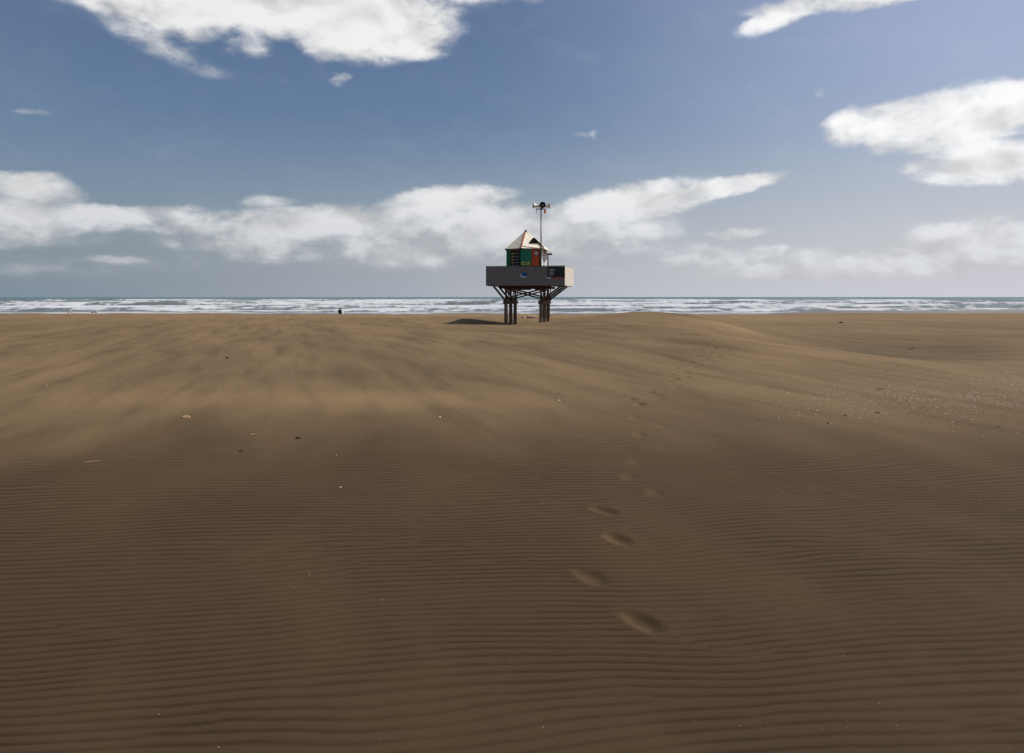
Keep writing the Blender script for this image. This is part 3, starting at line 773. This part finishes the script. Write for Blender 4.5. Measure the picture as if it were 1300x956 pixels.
# blue round badge with a pale swoosh
a, z = front(665.2, 349.6, 0); c = FL+ex*a-ey*.024
bd = empty('round_badge_sign', (c.x, c.y, z-.2), RZ); tag(bd, 'blue badge with a white swoosh in the middle of the grey parapet', 'sign')
Mx = Matrix.Translation((0, 0, .2)) @ Matrix.Rotation(PI/2, 4, 'X')
bm = bmesh.new(); add_lathe(bm, [(0, -.004), (.19, -.004), (.20, .0), (.20, .016), (.19, .02), (0, .02)], Mx @ Matrix.Diagonal((1, 1, 1, 1)), 28); obj('disc', bm, M_blue, bd)
bm = bmesh.new(); n = 22; o1 = []; o2 = []
for i in range(n+1):
    t = math.radians(150+190*i/n); r1, r2 = .185, .185-.085*math.sin(PI*i/n)**.6
    o1.append((math.cos(t)*r1*1.12, -.028, .2+math.sin(t)*r1*.9)); o2.append((math.cos(t)*r2*1.0+.02, -.028, .2+math.sin(t)*r2*.85))
v1 = [bm.verts.new(v) for v in o1]; v2 = [bm.verts.new(v) for v in o2]
for i in range(n): bm.faces.new((v1[i], v1[i+1], v2[i+1], v2[i]))
r = bmesh.ops.extrude_face_region(bm, geom=bm.faces[:]); bmesh.ops.translate(bm, verts=[v for v in r['geom'] if isinstance(v, bmesh.types.BMVert)], vec=(0, .006, 0))
obj('swoosh', bm, M_signw, bd)

# ================================================================ DEBRIS
def chunk(name, px, py, size, mat, label, cat, rz=0, squash=(1, 1, 1), group=None, seed=0, sub=2, xyz=None):
    x, y, z = xyz or at(px, py)
    r = random.Random(seed+int(px)); bm = bmesh.new()
    bmesh.ops.create_icosphere(bm, subdivisions=sub, radius=1)
    off = [Vector((r.uniform(-1, 1), r.uniform(-1, 1), r.uniform(-1, 1))) for _ in range(5)]
    for v in bm.verts:
        k = 1+sum(.13*math.sin(3*v.co.dot(o)+i) for i, o in enumerate(off))+r.uniform(-.05, .05)
        v.co = Vector((v.co.x*squash[0]*size[0]/2, v.co.y*size[1]/2, v.co.z*size[2]/2))*k
    o = obj(name, bm, mat); o.location = (x, y, z+size[2]*.28); o.rotation_euler = (0, 0, rz)
    return tag(o, label, cat, group)
def stick(name, px, py, ln, r0, mat, label, cat, rz, tilt=.05, bend=.12, twig=True, xyz=None):
    x, y, z = xyz or at(px, py); rr = random.Random(int(px*7+py)); bm = bmesh.new()
    n = 9; seg = 8; rings = []
    for k in range(n+1):
        t = k/n-.5; rad = r0*(1-.55*(k/n))*(1+rr.uniform(-.15, .15))
        c = Vector((ln*t, ln*bend*math.sin(3*t+.5), ln*tilt*t))
        rings.append([bm.verts.new(c+Vector((0, rad*math.cos(2*PI*i/seg), rad*math.sin(2*PI*i/seg)*.8))) for i in range(seg)])
    for a_, b_ in zip(rings[:-1], rings[1:]):
        for i in range(seg): bm.faces.new((a_[i], a_[(i+1) % seg], b_[(i+1) % seg], b_[i]))
    bm.faces.new(rings[0][::-1]); bm.faces.new(rings[-1])
    if twig: add_cyl(bm, (ln*.1, 0, 0), (ln*.22, ln*.12, ln*.05), r0*.5, r0*.2, 6)
    o = obj(name, bm, mat, None, True); o.location = (x, y, z+r0*.6); o.rotation_euler = (0, 0, rz)
    return tag(o, label, cat)
chunk('driftwood_block', 235, 531, (.13, .07, .05), M_wood, 'tan driftwood block lying alone on the left sand', 'driftwood', .2)
stick('driftwood_stick', 94, 448.5, .28, .022, M_wood, 'short pale stick on the far left sand near the surf line', 'driftwood', .1)
chunk('seaweed_clump', 289, 455, (.08, .07, .045), M_bark, 'dark clump of seaweed below the horizon on the left sand', 'seaweed', .1)
chunk('seaweed_clump', 379, 557, (.05, .04, .03), M_bark, 'small dark clump below the middle of the pale drift, left of centre', 'seaweed', .4)
chunk('seaweed_clump', 306, 573, (.045, .03, .02), M_bark, 'small dark crumb on the rippled sand right of the tan driftwood block', 'seaweed', .4)
stick('driftwood_stick', 117, 587, .14, .006, M_wood, 'thin pale stick on the rippled sand at the left edge', 'driftwood', .15, twig=False)
stick('driftwood_stick', 322, 553, .06, .012, M_wood, 'flat pale splinter right of the tan driftwood block', 'driftwood', .1, twig=False)
stick('driftwood_stick', 1157, 443.5, .40, .028, M_bark, 'dark driftwood branch on the far right sand below the surf line', 'driftwood', .12, tilt=.2)
stick('driftwood_stick', 1118, 494.5, .10, .011, M_bark, 'dark stick in the middle of the shell patch', 'driftwood', -.1, tilt=.1)
stick('driftwood_stick', 1267, 543, .07, .008, M_bark, 'dark stick below the shell patch near the right edge', 'driftwood', .05)
chunk('seaweed_clump', 1114, 524.5, (.06, .03, .015), M_bark, 'dark flat weed scrap at the lower edge of the shell patch', 'seaweed', .1)
chunk('seaweed_clump', 1073, 528, (.035, .02, .014), M_bark, 'small dark weed scrap left of the shell patch foot', 'seaweed', .1)
chunk('seaweed_clump', 1068, 410, (.28, .2, .09), M_bark, 'dark weed heap on the flat beach right of the big dune', 'seaweed', .1)
chunk('seaweed_clump', 1051, 538, (.03, .03, .02), M_bark, 'dark crumb just below the shell patch', 'seaweed', .1)
chunk('seashell', 1037, 522.5, (.05, .04, .02), M_shell, 'white shell at the left foot of the shell patch', 'shell', .3)
chunk('seashell', 1092, 532.5, (.035, .035, .02), M_shell, 'white shell just below the shell patch', 'shell', .3)
chunk('seashell', 710, 509, (.05, .04, .022), M_shell, 'pale shell on the drift below the tower', 'shell', .5)
chunk('seashell', 558, 530, (.03, .03, .016), M_shell, 'pale shell on the drift left of the footprints', 'shell', .5)
chunk('seashell', 427, 579, (.022, .018, .012), M_shell, 'tiny white shell on the rippled sand left of centre', 'shell', .5)
chunk('seashell', 432, 619, (.022, .016, .010), M_shell, 'tiny white shell with a dark scrap on the rippled sand', 'shell', .5)
stick('straw_stem', 371, 746, .07, .0016, M_wood, 'short dry straw lying on the foreground ripples, the lower of two', 'straw', -1.0, twig=False)
stick('straw_stem', 391, 729, .09, .0016, M_wood, 'short dry straw lying on the foreground ripples, the upper of two', 'straw', -1.35, twig=False)
chunk('rubble_lump', 0, 0, (.75, .5, .26), M_rock, 'low pale lump between the two rows of tower piles', 'rubble', .2, xyz=(1.42, 57.5, gz(1.42, 57.5)), sub=3)
chunk('rubble_lump', 0, 0, (.30, .25, .22), M_rock, 'smaller lump left of the low pale one under the tower', 'rubble', .7, xyz=(.86, 57.2, gz(.86, 57.2)), seed=3, sub=3)

# shells: nobody could count them
def shell_bits(name, pts, label, mats):
    V = []; Fc = []; MI = []
    for (x, y, z, s, mi) in pts:
        a = random.uniform(0, 2*PI); tl = random.uniform(-.6, .6); n = random.choice((4, 5, 6)); k = len(V)
        el_ = random.uniform(.4, 1.0)
        ring = []
        for i in range(n):
            t = 2*PI*i/n+random.uniform(-.25, .25)
            lx, ly = math.cos(t)*s, math.sin(t)*s*el_
            V.append((x+lx*math.cos(a)-ly*math.sin(a), y+lx*math.sin(a)+ly*math.cos(a), z+s*.12+lx*tl*.5))
            ring.append(k+i)
        V.append((x, y, z+s*random.uniform(.35, .8)))
        for i in range(n): Fc.append((ring[i], ring[(i+1) % n], k+n)); MI.append(mi)
        Fc.append(tuple(ring[::-1])); MI.append(mi)
    me = bpy.data.meshes.new(name); me.from_pydata(V, [], Fc)
    o = link_mesh(name, me, mats); me.polygons.foreach_set('material_index', MI)
    return tag(o, label, 'shell debris', kind='stuff')
def gz_arr(P):
    P = np.array(P); return ground(P[:, 0].copy(), P[:, 1].copy(), False)
P = []
while len(P) < 15000:
    px = random.uniform(900, 1420); py = random.uniform(455, 572)
    dn = math.exp(-((py-(505-.02*(px-1100)))/24)**2)*min(1, max(0, (px-950)/260)) 
    dn *= .25+.75*vnoise(np.array([px/30.]), np.array([py/9.]), 5)[0]
    if random.random() < dn:
        y = CAMZ*F/(py-377); P.append(((px-650)/F*y, y))
zz = gz_arr(P)
shell_bits('shell_debris', [(x, y, z, random.choice((.003, .003, .004, .004, .005, .006, .011))*random.uniform(.8, 1.3), 0 if random.random() < .45 else 1) for (x, y), z in zip(P, zz)],
           'broad patch of broken shells and grit on the right sand', [M_shell, M_shell2])
P = []
while len(P) < 430:
    py = random.uniform(500, 960); px = random.uniform(-60, 1360)
    y = CAMZ*F/(py-377)
    if random.random() < .25+.75*(py < 640): P.append(((px-650)/F*y, y))
zz = gz_arr(P)
shell_bits('shell_crumbs', [(x, y, z+.003, random.choice((.0009, .0011, .0014, .0022))*(1+y/8), 0 if random.random() < .7 else 1) for (x, y), z in zip(P, zz)],
           'tiny shell crumbs scattered over the rippled sand', [M_shell, M_shell2])
P = []
for _ in range(420):
    y = random.uniform(13, 70); P.append((random.uniform(-.7, .7)*y, y))
zz = gz_arr(P)
shell_bits('beach_litter', [(x, y, z, random.uniform(.006, .02)*(1+y/60), 1 if random.random() < .65 else 0) for (x, y), z in zip(P, zz)],
           'specks of weed and shell scattered over the far sand', [M_shell, M_bark])

# ================================================================ PERSON sitting on the berm, seen from behind
def skinned(name, pts, edges, mat, parent=None, sub=2):
    me = bpy.data.meshes.new(name); me.from_pydata([p[:3] for p in pts], edges, [])
    o = bpy.data.objects.new(name, me); COL.objects.link(o)
    md = o.modifiers.new('skin', 'SKIN'); md.use_smooth_shade = True
    for i, p in enumerate(pts):
        me.skin_vertices[0].data[i].radius = (p[3], p[4] if len(p) > 4 else p[3])
    me.skin_vertices[0].data[0].use_root = True
    s = o.modifiers.new('sub', 'SUBSURF'); s.levels = s.render_levels = sub
    dg = bpy.context.evaluated_depsgraph_get(); m2 = bpy.data.meshes.new_from_object(o.evaluated_get(dg))
    bpy.data.objects.remove(o)
    m2.materials.clear()
    for p in m2.polygons: p.use_smooth = True
    return link_mesh(name, m2, mat, parent)
M_jacket = paint('black_jacket', lin(26, 26, 28), lin(14, 14, 16), 9, .8, .5, .003)
M_jeans = paint('dark_trousers', lin(34, 36, 44), lin(22, 24, 30), 9, .85, .5, .003)
M_skin = paint('skin', lin(196, 146, 118), lin(180, 128, 100), 9, .6, .3, .001)
M_hair = paint('black_hair', lin(22, 18, 16), lin(12, 10, 9), 20, .6, .4, .002)
yP = 95.0; xP = (431.5-650)/F*yP; zP = gz(xP, yP)
per = empty('person', (xP, yP, zP)); tag(per, 'person in dark clothes sitting on the far sand edge, facing the sea', 'person')
# +y is forward (seaward). One skin for the whole body, seated with knees drawn up
pts = [(0, 0, .13, .18, .14), (0, .01, .30, .165, .125), (0, .03, .46, .20, .12), (0, .05, .56, .13, .09), (0, .06, .625, .052), (0, .075, .70, .082, .095), (0, .08, .80, .078, .09),
       (-.19, .05, .53, .07), (-.23, .20, .34, .052), (-.16, .40, .36, .038), (.19, .05, .53, .07), (.23, .20, .34, .052), (.16, .40, .36, .038),
       (-.10, .06, .12, .10), (-.13, .42, .45, .072), (-.12, .62, .10, .052), (-.12, .74, .05, .04), (.10, .06, .12, .10), (.13, .42, .45, .072), (.12, .62, .10, .052), (.12, .74, .05, .04)]
ed = [(0, 1), (1, 2), (2, 3), (3, 4), (4, 5), (5, 6), (3, 7), (7, 8), (8, 9), (3, 10), (10, 11), (11, 12), (0, 13), (13, 14), (14, 15), (15, 16), (0, 17), (17, 18), (18, 19), (19, 20)]
body = skinned('body', pts, ed, [M_jacket, M_skin, M_jeans], per)
for p in body.data.polygons:
    c = p.center
    if c.z > .645: p.material_index = 1
    elif (c.y > .12 and c.z < .30) or c.z < .12: p.material_index = 2
bm = bmesh.new(); bmesh.ops.create_uvsphere(bm, u_segments=18, v_segments=12, radius=1)
for v in bm.verts: v.co = Vector((v.co.x*.098, v.co.y*.108+.062, v.co.z*.125+.765))
for v in [v for v in bm.verts if v.co.y > .125 and v.co.z < .80]: v.co.y = .12
obj('hair', bm, M_hair, per, True)
for sx in (-1, 1):       # hands with five fingers resting over the knees
    hp = [(sx*.16, .40, .36, .034, .02), (sx*.15, .46, .365, .04, .018), (sx*.145, .50, .36, .038, .016)]
    he = [(0, 1), (1, 2)]
    for k in range(4):
        fx = sx*(.115+.02*k); i0 = len(hp); ln = (.9, 1, .95, .78)[k]
        hp += [(fx, .535, .352, .010), (fx, .535+.03*ln, .335, .009), (fx, .535+.042*ln, .31, .008)]
        he += [(2, i0), (i0, i0+1), (i0+1, i0+2)]
    i0 = len(hp); hp += [(sx*.105, .47, .35, .011), (sx*.085, .505, .335, .009)]; he += [(1, i0), (i0, i0+1)]
    skinned('hand', hp, he, M_skin, per, 1)
# white bag beside the person
xB = (434.6-650)/F*yP; zB = gz(xB, yP)
bag = empty('carrier_bag', (xB, yP+.05, zB)); tag(bag, 'white bag standing on the berm right beside the seated person', 'bag')
bm = bmesh.new(); r = bmesh.ops.create_cube(bm, size=1); bmesh.ops.subdivide_edges(bm, edges=bm.edges[:], cuts=3, use_grid_fill=True)
for v in bm.verts:
    t = v.co.z+.5; k = 1-.22*t
    v.co = Vector((v.co.x*.30*k+random.uniform(-.012, .012), v.co.y*.2*k+random.uniform(-.012, .012), t*.44+random.uniform(-.012, .012)))
obj('bag_body', bm, paint('white_bag', lin(240, 240, 240), lin(220, 220, 224), 6, .5, .3, .003), bag, True)
for sx in (-1, 1):
    bm = bmesh.new(); prev = None
    for i in range(9):
        t = PI*i/8; q = Vector((.07*math.cos(t), sx*.05, .43+.07*math.sin(t)))
        if prev is not None: add_cyl(bm, prev, q, .008, seg=6)
        prev = q
    obj('handle', bm, M_signw, bag)

# ================================================================ GULLS on the berm edge
M_gw = paint('gull_white', lin(206, 204, 206), lin(180, 178, 182), 20, .7, .3, .001)
M_gg = paint('gull_grey', lin(104, 100, 104), lin(78, 74, 78), 20, .7, .4, .001)
def gull(px, dist, rz, label):
    x = (px-650)/F*dist; z = gz(x, dist)
    root = empty('gull', (x, dist, z), rz); tag(root, label, 'gull', 'gulls standing at the edge of the sand')
    skinned('body', [(0, 0, .17, .062), (.09, 0, .185, .052), (.15, 0, .225, .030), (.175, 0, .275, .030), (.20, 0, .285, .018), (-.09, 0, .165, .045), (-.20, 0, .155, .018)],
            [(0, 1), (1, 2), (2, 3), (3, 4), (0, 5), (5, 6)], M_gw, root, 2)
    for s in (-1, 1):
        bm = bmesh.new(); bmesh.ops.create_uvsphere(bm, u_segments=12, v_segments=8, radius=1)
        for v in bm.verts:
            v.co = Vector((v.co.x*.15-.05, s*.05+v.co.y*.022, v.co.z*.045*(1-.4*abs(v.co.x))+.185-.03*(v.co.x < 0)*abs(v.co.x)))
        obj('wing', bm, M_gg, root, True)
        bm = bmesh.new(); add_cyl(bm, (.01, s*.025, .12), (.0, s*.028, .01), .006, seg=6); add_box(bm, (.02, s*.028, .006), (.05, .035, .006)); obj('leg', bm, M_lamp, root)
    bm = bmesh.new(); add_cyl(bm, (.205, 0, .283), (.255, 0, .272), .011, .002, 8); obj('beak', bm, M_lamp, root)
gull(87.3, 74, .5, 'gull standing at the sand edge, leftmost of the far left pair')
gull(91.2, 74.5, 2.6, 'gull standing close beside the leftmost gull')
gull(116.5, 74, 3.3, 'gull standing low at the sand edge, left of the second pair')
gull(121.8, 74.2, .3, 'gull standing at the sand edge, right of the second pair')
